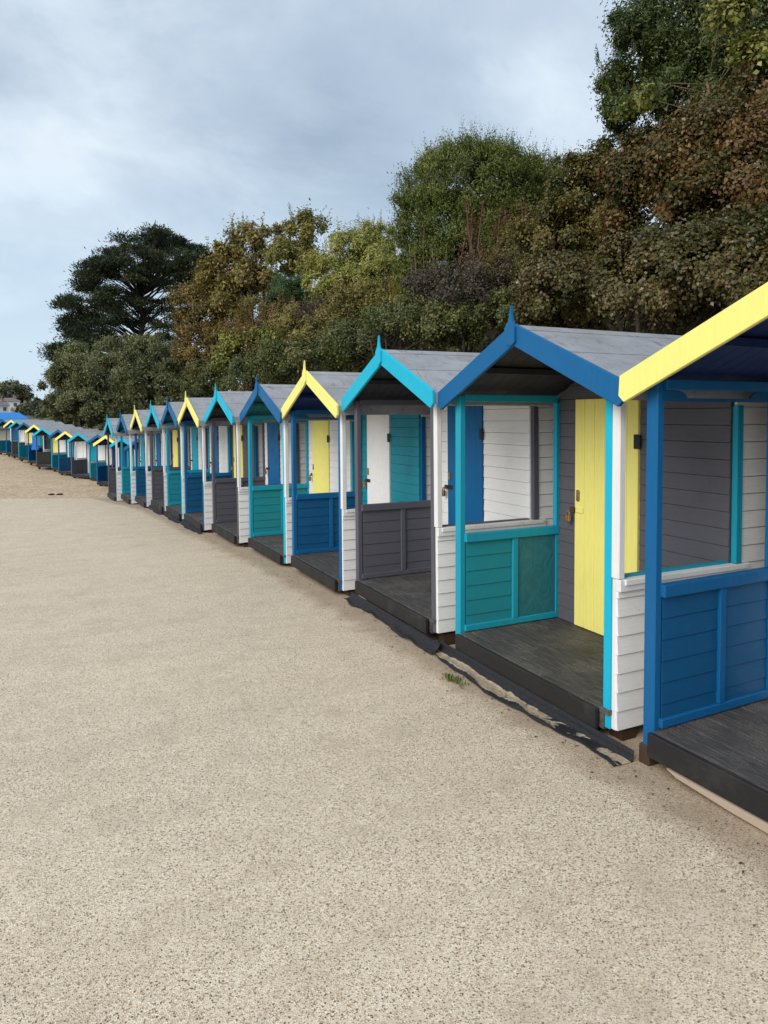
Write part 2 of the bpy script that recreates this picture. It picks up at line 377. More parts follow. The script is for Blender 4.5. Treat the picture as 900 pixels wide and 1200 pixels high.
def hut(loc, heading, scheme, back, door, ceil, label, group, valance=False, finial=True, special=None, trim=None, lock=True, near=True):
    fas, post, board = SCHEME[scheme]
    root = empty('beach_hut', loc, -R(heading)); jr = random.Random(label); root.rotation_euler.x = R(jr.uniform(-.35, .35)); root.rotation_euler.y = R(jr.uniform(-.3, .3)); tag(root, label, 'beach hut', group)
    W, WT = M['white'], M['white_trim']
    # ---- outside walls
    for sg in (-1, 1):
        part(('wall', sg), 'side_wall', W, root, lambda mb: side_boards(mb, sg, .055, 1.945, .0 if sg > 0 else -.008, DEPTH, HOLE))
    part('rear', 'rear_wall', W, root, lambda mb: front_boards(mb, DEPTH, .055, None, face=1))
    # ---- porch side panels: boards, rails, stud
    for sg in (-1, 1):
        y = lambda a: sg*a
        def panel(mb, skip=False):
            z = .165
            for i in range(6):
                zb = z+.1115
                d0, d1 = .03, (.46 if skip else .89)
                mb.hexa([(d0, y(.798), z), (d1, y(.798), z), (d1, y(.772), z), (d0, y(.772), z), (d0, y(.798), zb-.0005), (d1, y(.798), zb-.0005), (d1, y(.777), zb-.004), (d0, y(.777), zb-.004)])
                z = zb
        sp = special == 'sheet' and sg == 1
        pn = part(('panel', sg, sp), 'porch_panel', M[board], root, lambda mb: panel(mb, sp))
        if sp: part('sheet', 'covering_sheet', M['sheet'], pn, lambda mb: mb.bbox(.49, .888, .768, .79, .165, .84, .003))
        def frame(mb):
            mb.bbox(.012, .892, min(y(.748), y(.798)), max(y(.748), y(.798)), .834, .90)
            mb.bbox(.012, .89, min(y(.757), y(.7985)), max(y(.757), y(.7985)), .158, .205)
            mb.bbox(.445, .495, min(y(.757), y(.797)), max(y(.757), y(.797)), .2055, .8335)
            mb.bbox(.864, .8935, min(y(.759), y(.797)), max(y(.759), y(.797)), .2055, .8335, .003)
            if sg > 0: mb.bbox(.86, .8935, y(.752), y(.797), .9005, 1.885, .003)
        part(('pframe', sg), 'panel_frame', M[post], pn, frame)
        part(('header', sg), 'header_beam', M[post], root, lambda mb: mb.bbox(.012, .872, min(y(.752), y(.798)), max(y(.752), y(.798)), 1.888, 1.942))
    if valance:
        def val(mb):
            mb.box(.012, .87, .776, .792, 1.83, 1.848)
            mb.box(.012, .10, .776, .792, 1.8485, 1.8875); mb.box(.78, .87, .776, .792, 1.8485, 1.8875)
            for a, b in ((.10, 1), (.78, -1)):
                arc = [(a, 1.8487)]+[(a+b*(.09*math.cos(t)), 1.8487+.038*math.sin(t)) for t in [i*math.pi/10 for i in range(6)]]
                mb.prism(arc, 1, .777, .791)
        part('valance', 'shaped_valance', M[board], root, val)
    # ---- posts
    part('post_far', 'front_post', M[post], root, lambda mb: mb.bbox(-.024, .024, .778, .85, .05, 1.935, .005))
    part('post_near', 'front_post', M['cyan' if scheme == 'B' else post], root, lambda mb: mb.bbox(-.012, .012, -.766, -.712, .04, 1.94, .004))  # teal-post huts: brighter cyan paints in the light on this post's front
    part('corner', 'corner_board', WT, root, lambda mb: (mb.bbox(-.012, .032, -.8265, -.7675, .8905, 1.942, .004), mb.box(.0, .045, -.799, -.7675, .046, .8895)))
    part('opening_trim', 'opening_trim', M[trim or post], root, lambda mb: (mb.bbox(.905, .955, -.836, -.797, .8915, 1.838, .003)))
    def sill(mb):
        mb.bbox(-.012, 1.03, -.838, -.80, .822, .8885, .004); mb.bbox(.02, 1.0, -.848, -.8, .858, .8895, .003)
    part('sill', 'opening_sill', WT, root, sill)
    part('corner_rear', 'corner_board', WT, root, lambda mb: (mb.bbox(DEPTH-.05, DEPTH+.03, -.836, -.795, .05, 1.94, .004)))
    # ---- back wall and door
    part('back', 'back_wall', M[back], root, lambda mb: front_boards(mb, PORCH+.012, .155, DOOR))
    def dframe(mb):
        a, b, c, e = DOOR
        mb.box(PORCH-.0, PORCH+.035, b+.0005, b+.02, c, e); mb.box(PORCH-.0, PORCH+.035, a-.02, a-.0005, c, e); mb.box(PORCH, PORCH+.035, a, b, e+.0005, e+.02)
    part('dframe', 'door_frame', M['dark_wood'], root, dframe)
    if door:
        dr = part('door', 'door', M[door], root, door_planks)
        if near:
            b = DOOR[1]
            lk = part('hasp', 'hasp', M[door] if door == 'yellow' else M['iron'], dr, lambda mb: mb.bbox(PORCH-.030, PORCH-.0225, b-.105, b-.02, 1.035, 1.075, .002))
            def pad(mb):
                mb.bbox(PORCH-.062, PORCH-.032, b+.018, b+.062, .955, 1.015, .006)
                mb.tube([(PORCH-.047, b+.03+.0*i, .98) if False else (PORCH-.047, b+.04+.016*math.cos(t), .1013e1+.034*math.sin(t)) for t in [math.pi*i/8 for i in range(9)]], .0055, 8)
            part('padlock', 'padlock', M['brass'], dr, pad)
            def stp(mb):
                mb.bbox(PORCH-.042, PORCH-.019, b-.018, b+.035, 1.033, 1.073, .004)
            part('staple', 'staple', M['rust'], dr, stp)
            part('handle', 'handle_plate', M['brass'], dr, lambda mb: mb.bbox(PORCH-.031, PORCH-.0225, b-.062, b-.028, 1.125, 1.21, .008))
            for zz in (.42, 1.55):
                part(('hinge', zz), 'hinge', M['iron'], dr, lambda mb: mb.bbox(PORCH-.032, PORCH-.0225, DOOR[0]-.02, DOOR[0]+.035, zz, zz+.1, .002))
    # ---- deck
    def deck(mb):
        d = -.028; w = .0945
        for i in range(10): mb.bbox(d+i*w, d+(i+1)*w-.004, -.772, .772, .122, .15+.0012*((i*7) % 3), .002)
        mb.box(.925, DEPTH-.02, -.78, .78, .12, .146)
        for s_ in (-.70, 0, .70): mb.box(-.02, DEPTH-.03, s_-.03, s_+.03, .03, .1215)
    dk = part('deck', 'deck', M['deck'], root, deck)
    part('riser', 'deck_edge_board', M['deck_edge'], dk, lambda mb: mb.bbox(-.062, -.032, -.703, .788, .022, .144, .004))
    # ---- roof: two felted slabs, overlapping felt strip, boards under it
    def roof(mb):
        for sg in (-1, 1):
            def q(s, dz): return (sg*s, roof_z(s)+dz)
            mb.prism([q(0, .0), q(.925, .0), q(.925, -.028), q(0, -.028)], 0, -.088, DEPTH+.1)
            mb.prism([q(0, .0045), q(.47, .0045), q(.47, .0005), q(0, .0005)], 0, -.0875, DEPTH+.1005)
            mb.prism([q(0, .009), q(.09, .009), q(.09, .005), q(0, .005)], 0, -.087, DEPTH+.101)
    part('roof', 'roof', M['felt'], root, roof)
    for sg in (-1, 1):
        def eave(mb):
            def q(s, dz): return (sg*s, roof_z(s)+dz)
            mb.prism([q(.926, .002), q(.944, .002), q(.944, -.085), q(.926, -.085)], 0, -.087, DEPTH+.1)
        part(('eave', sg), 'eaves_board', M['felt'], root, eave)
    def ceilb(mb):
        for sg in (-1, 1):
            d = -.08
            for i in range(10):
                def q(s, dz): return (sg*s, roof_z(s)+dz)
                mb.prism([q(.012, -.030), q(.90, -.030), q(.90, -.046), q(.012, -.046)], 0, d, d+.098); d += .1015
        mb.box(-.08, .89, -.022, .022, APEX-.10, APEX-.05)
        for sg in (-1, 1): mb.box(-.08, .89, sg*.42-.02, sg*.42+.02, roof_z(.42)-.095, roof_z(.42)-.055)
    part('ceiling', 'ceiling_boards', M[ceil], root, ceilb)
    # ---- bargeboards and finial
    for sg in (-1, 1):
        def barge(mb):
            e = .945
            def q(s, dz): return (sg*s, roof_z(s)+dz)
            bm = bmesh.new()
            poly = [q(.0 if sg > 0 else .001, .018), q(e, .018), (sg*(e+.006), roof_z(e)-.085), (sg*(e-.03), roof_z(e)-.118), q(.0 if sg > 0 else .001, -.122)]
            a = [bm.verts.new((-.118, p[0], p[1])) for p in poly]; b = [bm.verts.new((-.092, p[0], p[1])) for p in poly]
            bm.faces.new(a); bm.faces.new(b[::-1])
            for i in range(len(poly)): bm.faces.new((a[i], b[i], b[(i+1) % 5], a[(i+1) % 5]))
            bmesh.ops.bevel(bm, geom=bm.edges[:], offset=.003, segments=1, affect='EDGES'); mb.frombm(bm)
        part(('barge', sg), 'bargeboard', M[fas], root, barge)
    if finial:
        def fin(mb):
            pr = [(0, 2.482), (.009, 2.45), (.016, 2.415), (.030, 2.382), (.066, 2.342), (.066, 2.25), (.03, 2.234), (0, 2.228)]
            pl = [(-p[0]*.62, p[1]) for p in pr[1:-1]]
            mb.prism([(p[0], p[1]) for p in pr]+pl[::-1], 0, -.134, -.1185)
        part('finial', 'finial', M[fas], root, fin)
    if special == 'bearer':
        part('bearer', 'timber_bearer', M['pale_wood'], root, lambda mb: mb.prism([(.66, .018), (.60, -.002), (.3, -.018), (-.9, -.034), (-.9, .019)], 0, -.068, -.03))
        part('block', 'support_block', M['brown_wood'], root, lambda mb: mb.bbox(-.03, .06, .80, .87, -.06, .052, .004))
    for sg, kk in ((1, 'a'), (-1, 'b')):
        part('pad'+kk, 'support_block', M['brown_wood'], root, lambda mb: mb.box(.06, .16, sg*.74-.05, sg*.74+.05, -.12, .028))
    return root
NEAR = [
 (2.833, 1.723, -1.768, 0, 'Y', 'white', 'blue', 'ceil_blue', dict(valance=True, special='bearer'),
  'nearest beach hut, yellow gable and blue half walls, cut off by right edge of photo'),
 (2.866, 3.593, -1.783, 1.497, 'B', 'grey_board', 'yellow', 'ceil_grey', dict(special='sheet', trim='teal'),
  'blue-gabled beach hut with teal posts, grey back wall and padlocked yellow door in plain view'),
 (2.89, 5.475, -1.768, 2.4, 'C', 'white', 'blue', 'ceil_grey', {},
  'cyan-gabled beach hut with charcoal half wall, directly behind hut with the yellow door'),
 (2.889, 7.35, -1.843, 1.854, 'Y', 'teal_board', 'white', 'ceil_blue', dict(valance=True, trim='blue'),
  'beach hut with yellow gable and blue half wall, second nearest of the yellow gables'),
 (2.901, 9.208, -1.903, 0.43, 'B', 'white', 'yellow', 'ceil_teal', dict(valance=True),
  'beach hut with blue gable, teal half wall and teal ceiling, second nearest blue gable'),
 (2.805, 11.07, -1.931, 0.261, 'C', 'white', 'blue', 'ceil_grey', {},
  'cyan-gabled beach hut with charcoal half wall, second nearest cyan gable'),
 (2.7, 12.912, -1.982, 0.4, 'Y', 'grey_board', 'yellow', 'ceil_blue', dict(valance=True),
  'tall beach hut with yellow gable and dark blue half wall, third nearest yellow gable'),
 (2.672, 14.686, -2.019, 0.321, 'B', 'white', 'blue', 'ceil_teal', {},
  'tall beach hut with narrow blue gable and teal half wall, third nearest blue gable'),
 (2.619, 16.407, -2.064, 0.022, 'C', 'white', 'teal', 'ceil_grey', {},
  'tall beach hut with narrow cyan gable and charcoal half wall, third nearest cyan gable'),
 (2.487, 18.107, -2.138, -0.394, 'Y', 'grey_board', 'yellow', 'ceil_blue', {},
  'tall beach hut with thin yellow gable, farthest yellow one still on the concrete path'),
 (2.343, 19.783, -2.235, -1.082, 'B', 'white', 'blue', 'ceil_teal', {},
  'tall beach hut with thin dark blue gable, farthest blue one still on the concrete path'),
 (2.154, 21.456, -2.335, -1.712, 'C', 'white', 'teal', 'ceil_grey', {},
  'last tall beach hut at far end of the concrete path, cyan gable against lower roofs'),
]
for x, y, z, h, sc, bk, dr, ce, kw, lab in NEAR:
    hut((x, y, z+CAMZ), h, sc, bk, dr, ce, lab, 'tall huts along the concrete path', **kw)
LOWG = 'low huts along the shingle beach'
LOW = [  # far front corner of each hut (x, y, z), colours
 (3.8, 32.0, -3.2, 'B', 'white', 'blue', 'far low beach hut hidden behind tall huts, seen through their porches, blue gabled'),
 (3.35, 33.9, -3.18, 'C', 'white', 'teal', 'far low beach hut with cyan gable seen through porches of last tall huts'),
 (2.84, 35.7, -3.12, 'Y', 'blue_board', 'blue', 'nearest low beach hut with yellow gable, half hidden by last tall hut'),
 (2.75, 38.6, -3.13, 'B', 'white', 'white', 'low beach hut with blue gable squeezed between yellow and cyan gables, rightmost visible blue one'),
 (1.98, 40.5, -3.06, 'C', 'white', 'teal', 'low beach hut with cyan gable, teal door and charcoal half wall, rightmost low cyan one'),
 (1.44, 42.5, -3.0, 'Y', 'white', 'white', 'low beach hut with yellow gable and white back wall above blue half wall'),
 (1.15, 44.5, -2.92, 'B', 'teal_board', 'teal', 'low beach hut with blue gable, mostly hidden behind white side of cyan gabled neighbour'),
 (0.38, 46.3, -2.82, 'C', 'white', 'yellow', 'low beach hut with cyan gable, olive door and charcoal half wall, middle of low row'),
 (-0.04, 48.1, -2.66, 'Y', 'blue_board', None, 'low beach hut with yellow gable and open dark doorway, bright blue towel in its porch'),
 (-0.57, 49.8, -2.51, 'B', 'teal_board', 'teal', 'low beach hut with blue gable left of the one with a towel in its porch'),
 (-1.0, 51.8, -2.4, 'C', 'yellow', 'yellow', 'low beach hut with cyan gable framing a bright yellow back wall, near left edge'),
 (-1.36, 53.8, -2.36, 'Y', 'white', 'white', 'low beach hut with yellow gable nearest to the left edge of photo'),
 (-1.9, 55.8, -2.32, 'B', 'blue_board', 'blue', 'low beach hut with blue gable cut off by the left edge of photo'),
]
LH = -30
low_roots = []
for x, y, z, sc, bk, dr, lab in LOW:
    h = R(LH); ux, uy = math.sin(h), math.cos(h)
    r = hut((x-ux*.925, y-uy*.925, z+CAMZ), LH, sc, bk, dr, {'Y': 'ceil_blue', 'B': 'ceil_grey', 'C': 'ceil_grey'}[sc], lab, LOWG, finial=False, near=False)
    low_roots.append(r)
# towel hanging in the porch of the hut with the open doorway
r = low_roots[8]; h = R(LH)
def hl(root, d, s, z):
    a = root.rotation_euler.z; return Vector(root.location)+Vector((d*math.cos(a)-s*math.sin(a), d*math.sin(a)+s*math.cos(a), z))
mb = MB(); nx, nz = 10, 12
pts = []
for j in range(nz+1):
    for i in range(nx+1):
        w = .16+.14*(j/nz); yy = (i/nx-.5)*2*w
        pts.append((.03*math.sin(i*1.9+j*.2), yy, -j*.075))
for off in (0, .012):
    mb.v += [(p[0]+off, p[1], p[2]) for p in pts]
n1 = (nx+1)*(nz+1)
for j in range(nz):
    for i in range(nx):
        q = (j*(nx+1)+i, j*(nx+1)+i+1, (j+1)*(nx+1)+i+1, (j+1)*(nx+1)+i); mb.f.append(q); mb.f.append(tuple(k+n1 for k in q[::-1]))
tw = mb.build('towel', plain('bright_blue_cloth', (.01, .18, .62), .9), None, True)
tw.location = hl(r, .12, .35, 1.72); tw.rotation_euler.z = -h+.2
tag(tw, 'bright blue towel hanging in porch of a low yellow-gabled hut', 'towel')

# ------------------------------------------------------------------ black membrane along the deck edges, weed, litter
def membrane(root, s0, s1, prof, label, seed, n=70):
    rnd = random.Random(seed); ph = [rnd.uniform(0, 6) for _ in range(8)]
    verts = []; m = len(prof); sand = []
    for i in range(n+1):
        t = i/n; s = s0+(s1-s0)*t
        for j, (d, z) in enumerate(prof):
            k = j/(m-1)
            wob = k*(.022*math.sin(s*4+ph[0])+.010*math.sin(s*11+ph[1]+j*.4)+.005*math.sin(s*27+ph[2]+j))
            zz = z+(.010*math.sin(s*9+ph[3]+j*1.7)+.007*math.sin(s*23+ph[4]+j))*(.3+k)*(1 if j > 1 else .3)
            if i in (0, n): wob *= .2
            a_ = root.rotation_euler.z; dd = d-wob
            gx = root.location.x+dd*math.cos(a_)-s*math.sin(a_); gy = root.location.y+dd*math.sin(a_)+s*math.cos(a_)
            sand.append((.52 if 3 <= j <= m-3 else .0)*(1 if m > 6 else 0)+.12*math.sin(s*3.3+ph[5])*(m > 6)); verts.append((dd, s, max(zz, path_z(gx, gy)-root.location.z+.004+.003*k)))
    faces = [(i*m+j, i*m+j+1, (i+1)*m+j+1, (i+1)*m+j) for i in range(n) for j in range(m-1)]
    me = bpy.data.meshes.new('plastic_sheet'); me.from_pydata(verts, [], faces); me.materials.append(M['membrane']); sa_ = me.attributes.new('sand', 'FLOAT', 'POINT'); sa_.data.foreach_set('value', sand)
    for p in me.polygons: p.use_smooth = True
    o = obj('plastic_sheet', me); o.location = root.location; o.rotation_euler = root.rotation_euler
    sd = o.modifiers.new('thick', 'SOLIDIFY'); sd.thickness = .004
    tag(o, label, 'plastic sheet', 'membrane strips below the hut decks'); return o
huts = [o for o in C.objects if o.name.startswith('beach_hut')]
membrane(huts[1], -1.0, 1.02, [(-.066, .035), (-.069, .005), (-.074, -.025), (-.095, -.040), (-.12, -.045), (-.145, -.045), (-.165, -.042), (-.18, -.022), (-.195, -.03), (-.205, -.046)], 'black crinkled membrane below the deck of the hut with the yellow door', 3)
membrane(huts[2], -.95, .86, [(-.066, .02), (-.075, -.005), (-.09, -.03), (-.115, -.046), (-.14, -.052)], 'black plastic sheet curling out under the deck of the nearest cyan-gabled hut', 5)
membrane(huts[6], -.9, .9, [(-.066, .025), (-.09, -.02), (-.13, -.03), (-.15, -.035)], 'thin black membrane edge below third nearest yellow-gabled hut', 8, 40)
membrane(huts[7], -.9, .9, [(-.066, .025), (-.09, -.02), (-.13, -.03), (-.15, -.035)], 'thin black membrane edge below third nearest blue-gabled hut', 9, 40)
membrane(huts[8], -.9, .9, [(-.066, .025), (-.09, -.02), (-.12, -.03), (-.14, -.035)], 'thin black membrane edge below third nearest cyan-gabled hut', 10, 40)

# ------------------------------------------------------------------ foliage
def leaf_mat(name, cols, rough=.42, trans=.25, spec=.32):
    m, nt, b = newmat(name)
    a = N(nt, 'ShaderNodeAttribute', attribute_name='tint')
    cols = [tuple(min(.9, q*1.9) for q in col) for col in cols]; k = len(cols); c = ramp(nt, a.outputs['Fac'], [((i+.0)/(k-1), col) for i, col in enumerate(cols)])
    nt.links.new(c, b.inputs['Base Color']); b.inputs['Roughness'].default_value = rough; b.inputs['Specular IOR Level'].default_value = spec
    t = N(nt, 'ShaderNodeBsdfTranslucent'); nt.links.new(c, t.inputs['Color'])
    mx = N(nt, 'ShaderNodeMixShader'); mx.inputs[0].default_value = trans
    nt.links.new(b.outputs[0], mx.inputs[1]); nt.links.new(t.outputs[0], mx.inputs[2])
    nt.links.new(mx.outputs[0], nt.nodes['Material Output'].inputs['Surface']); return m
def unit(a): return a/np.maximum(np.linalg.norm(a, axis=1, keepdims=True), 1e-9)
def leaf_mesh(name, P, Nrm, T, L, Wd, tint, mat):
    """folded leaf quads: P points, Nrm facing, T growing direction, L length, Wd width"""
    n = len(P); T = unit(T); B = unit(np.cross(T, Nrm)); Nn = np.cross(B, T)
    L = np.broadcast_to(np.asarray(L, float), (n,))[:, None]; Wd = np.broadcast_to(np.asarray(Wd, float), (n,))[:, None]
    v = np.empty((n, 4, 3), np.float32)
    v[:, 0] = P; v[:, 2] = P+T*L-Nn*L*.12
    v[:, 1] = P+T*L*.45+B*Wd*.5+Nn*Wd*.22; v[:, 3] = P+T*L*.45-B*Wd*.5+Nn*Wd*.22
    me = bpy.data.meshes.new(name); me.vertices.add(n*4); me.vertices.foreach_set('co', v.ravel())
    me.loops.add(n*4); me.loops.foreach_set('vertex_index', np.arange(n*4, dtype=np.int32))
    me.polygons.add(n); me.polygons.foreach_set('loop_start', np.arange(0, n*4, 4, dtype=np.int32))
    me.polygons.foreach_set('loop_total', np.full(n, 4, np.int32))
    me.update(); a = me.attributes.new('tint', 'FLOAT', 'FACE'); a.data.foreach_set('value', np.clip(tint, 0, 1).astype(np.float32))
    me.materials.append(mat); return me
def bark_mat(name, rgb):
    m, nt, b = newmat(name); v = coords(nt, (6, 6, 1.5)); n = noise(nt, v, 3, 6, .7)
    c = mixc(nt, ramp(nt, n, [(.35, 0), (.65, 1)]), tuple(x*.5 for x in rgb), tuple(x*1.3 for x in rgb)); nt.links.new(c, b.inputs['Base Color'])
    b.inputs['Roughness'].default_value = .9; bump(nt, b, n, 1, .03); return m
BARK = bark_mat('dark_bark', (.05, .038, .028)); PALEBARK = bark_mat('pale_stem_bark', (.16, .11, .07))
def crown(name, root, lobes, n, leaf, mat, rng, clump=.22, nclump=60, shoots=0, shootlen=.5, up=.35, droop=0, flat=1., parent=None, tintspread=.22, rough=.2, solid=.35, grow=0):
    """lobes: (centre, rx, ry, rz) in world metres; leaves grow in clumps spread through the lobes' volume"""
    P = []; Nn = []; T = []; S = []; W_ = []; TI = []
    n = int(n*1.7); nclump = int(nclump*1.5); vol = np.array([l[1]*l[3]+.0 for l in lobes]); vol = vol/vol.sum()
    tips = []
    o = np.array(root.location)
    for l, w in zip(lobes, vol):
        c = np.array(l[0])-o; rad = np.array([l[1], l[2], l[3]])
        kc = max(5, int(nclump*w)); kn = int(n*w)
        d = unit(rng.normal(size=(kc, 3))); d[:, 2] = np.where(d[:, 2] < -.5, -d[:, 2], d[:, 2])
        rr = np.minimum(rng.uniform(solid, 1, kc)**.5*(1+rng.normal(0, rough*.6, kc)), 1.08)
        cc = c+d*rad*rr[:, None]; tips += list(cc[rr > .75])
        ct = rng.uniform(0, 1, kc); cs = clump*rng.uniform(.6, 1.5, kc)*rad.mean()
        idx = rng.integers(0, kc, kn)
        e = unit(rng.normal(size=(kn, 3))); q = rng.uniform(0, 1, kn)**.45
        off = rng.normal(0, .46, (kn, 3))*cs[idx][:, None]; off[:, 2] *= flat
        p = cc[idx]+off
        out = unit(unit(off)*.6+unit(p-c)*.8+np.array([0, 0, up])+rng.normal(0, .45, (kn, 3)))
        t = unit(np.cross(out, rng.normal(size=(kn, 3)))+out*.35+np.array([0, 0, grow-droop]))
        P.append(p); Nn.append(out); T.append(t); TI.append(.5+(ct[idx]-.5)*tintspread*2+rng.normal(0, .17, kn)); sz = rng.uniform(.6, 1.25, kn); S.append(sz*leaf[0]); W_.append(sz*leaf[1])
        if shoots:
            ks = int(shoots*w); d = unit(rng.normal(size=(ks, 3))+np.array([0, 0, .9])); m = 24
            b0 = c+d*rad*.9; dirs = unit(d*.5+np.array([0, 0, 1.])+rng.normal(0, .3, (ks, 3))); ln = shootlen*rng.uniform(.25, 1.1, ks)
            for i in range(ks):
                tt = np.linspace(0, 1, m)[:, None]; pp = b0[i]+dirs[i]*ln[i]*tt+rng.normal(0, .012, (m, 3))
                oo = unit(rng.normal(size=(m, 3))+np.array([0, 0, .4])); P.append(pp); Nn.append(oo); T.append(unit(oo*.2+dirs[i]*.7+rng.normal(0, .7, (m, 3)))); TI.append(np.clip(.62+rng.normal(0, .15, m), 0, 1)); sz = np.linspace(1, .5, m); S.append(sz*leaf[0]); W_.append(sz*leaf[1]); P.append(b0[i:i+1]-dirs[i]*ln[i]*.4); Nn.append(unit(rng.normal(size=(1, 3)))); T.append(dirs[i:i+1]); TI.append(np.array([.1])); S.append(np.array([ln[i]*1.4])); W_.append(np.array([.012]))
    P = np.concatenate(P); Nn = np.concatenate(Nn); T = np.concatenate(T); TI = np.concatenate(TI); S = np.concatenate(S); W_ = np.concatenate(W_)
    me = leaf_mesh(name, P, Nn, T, S, W_, TI, mat)
    return obj(name, me, parent or root), tips
def limbs(root, tips, r0, rng, mat, trunk_top=None, k=14, stems=1, name='trunk'):
    mb = MB(); tips = [Vector(t) for t in tips]; rng2 = random.Random(int(rng.integers(0, 1e6))); rng2.shuffle(tips)
    if not tips: return
    zmin = min(t.z for t in tips); cx = sum((t for t in tips), Vector())/len(tips)
    for s in range(stems):
        b0 = Vector((rng2.uniform(-.3, .3), rng2.uniform(-.3, .3), -.3)) if stems > 1 else Vector((0, 0, -.3))
        top = Vector((cx.x*.6+rng2.uniform(-.2, .2)*stems, cx.y*.6+rng2.uniform(-.2, .2)*stems, max(.25, (zmin+cx.z)/2 if trunk_top is None else trunk_top)))
        mid = (b0+top)/2+Vector((rng2.uniform(-.12, .12), rng2.uniform(-.12, .12), 0))*top.z*.5
        mb.tube([b0, mid, top], [r0, r0*.8, r0*.62], 8)
        for t in tips[s*k:(s+1)*k]:
            st = b0.lerp(top, rng2.uniform(.6, 1)); m1 = st.lerp(t, .4)+Vector((rng2.uniform(-.15, .15), rng2.uniform(-.15, .15), .12))*(t-st).length; m2 = st.lerp(t, .75)+Vector((rng2.uniform(-.08, .08), rng2.uniform(-.08, .08), .08))*(t-st).length
            mb.tube([st, m1, m2, t], [r0*.3, r0*.2, r0*.13, r0*.05], 6)
    return mb.build(name, mat, root, True)
def lobe(px, py, rx, ry, dep, deep=1.0):
    k = dep/F; return (at(px, py, dep), rx*k, rx*k*deep, ry*k)
SEED = [100]
def plant(name, label, cat, lobes, n, leaf, cols, group=None, bark=BARK, r0=.05, stems=1, crownname='crown', trunkname='trunk', matkw={}, base=None, limbk=14, skirt=0, **kw):
    SEED[0] += 1; rng = np.random.default_rng(SEED[0])
    if skirt: lobes = list(lobes)+[(l[0], l[1]+l[3]*skirt, l[2]*.95, l[3]*.8, l[4]-.1) for l in lobes]
    L = [lobe(*l) for l in lobes]; c = L[0][0]
    b = base or (c.x, c.y)
    root = empty(name, (b[0], b[1], land_z(*b))); tag(root, label, cat, group)
    mat = leaf_mat(name+'_leaves', cols, **matkw)
    o, tips = crown(crownname, root, L, n, leaf, mat, rng, **kw)
    limbs(root, tips, r0, rng, bark, k=limbk, stems=stems, name=trunkname)
    return root, rng
BROWN = [(.018, .022, .006), (.036, .042, .011), (.066, .046, .014), (.11, .056, .018), (.15, .105, .045)]
BRGRN = [(.018, .022, .006), (.04, .046, .011), (.066, .06, .015), (.10, .07, .02), (.14, .11, .035)]
GREEN = [(.017, .024, .005), (.038, .051, .010), (.062, .079, .015), (.09, .106, .022), (.12, .133, .036)]
DARKG = [(.012, .018, .005), (.024, .036, .009), (.04, .055, .013), (.062, .078, .02), (.09, .10, .03)]
IVY = [(.015, .021, .007), (.032, .042, .011), (.055, .064, .017), (.085, .085, .024), (.13, .11, .042)]
OLIVE = [(.045, .05, .011), (.10, .11, .022), (.165, .17, .038), (.23, .225, .065), (.30, .285, .12)]
RUST = [(.035, .03, .010), (.07, .06, .017), (.11, .088, .024), (.15, .12, .034), (.19, .16, .055)]
YELGR = [(.03, .036, .008), (.06, .07, .014), (.10, .105, .02), (.14, .135, .032), (.19, .18, .06)]
# -- right: tall tree and thicket
plant('broadleaf_tree', 'tall dark green broadleaf tree at top right, rising above the brown thicket', 'tree',
      [(850, 10, 130, 120, 13.5), (770, 110, 62, 62, 12.8), (750, 70, 52, 60, 13), (765, 140, 62, 45, 12.6), (728, 150, 30, 34, 12.4), (820, 110, 80, 70, 12.8), (930, -60, 140, 130, 13.5), (880, 120, 90, 60, 13)], 110000, (0.075, 0.032), DARKG, r0=.16, nclump=170, clump=.24, shoots=420, shootlen=.55, limbk=30, skirt=0)
plant('thicket_shrub', 'large rust-brown leafy shrub in front of the tall dark tree at top right', 'shrub',
      [(850, 215, 95, 95, 10), (770, 250, 80, 80, 10.3), (900, 130, 60, 70, 10), (920, 270, 70, 90, 9.5), (740, 205, 40, 42, 10.6)], 85000, (0.062, 0.04), BROWN, r0=.06, stems=3, nclump=130, clump=.2, shoots=60, shootlen=.5, group='brown shrubs of the thicket')
plant('thicket_shrub', 'brown leafy shrub right of the rounded green bush, left end of the thicket', 'shrub',
      [(690, 255, 62, 62, 11.5), (655, 300, 52, 60, 11.2), (700, 215, 34, 36, 11.8), (715, 315, 60, 50, 10.8)], 60000, (0.06, 0.034), BRGRN, r0=.05, stems=3, nclump=110, clump=.2, shoots=60, shootlen=.5, group='brown shrubs of the thicket', skirt=.8)
plant('ivy_bush', 'dark glossy ivy bush just above the roof of the blue-gabled hut with yellow door', 'bush',
      [(760, 335, 80, 55, 8.6), (850, 330, 80, 70, 8.0), (660, 350, 55, 45, 9.6), (915, 330, 50, 80, 7.6)], 70000, (0.05, 0.036), [(.012, .015, .005), (.03, .033, .009), (.05, .046, .013), (.07, .055, .018), (.10, .075, .03), (.17, .13, .08)], r0=.04, stems=3, nclump=150, clump=.2, shoots=30, shootlen=.3, matkw=dict(rough=.33))
plant('sycamore_sapling', 'young sycamore with pale yellow-green leaves, against the tall dark tree', 'sapling',
      [(858, 25, 30, 26, 9.8), (880, 70, 26, 24, 9.7), (752, 122, 24, 12, 10.2), (838, 130, 20, 14, 9.9)], 1700, (0.075, 0.06), YELGR, r0=.03, nclump=40, clump=.5, up=.6, bark=PALEBARK, base=(at(840, 250, 9.9).x, at(840, 250, 9.9).y), limbk=12)
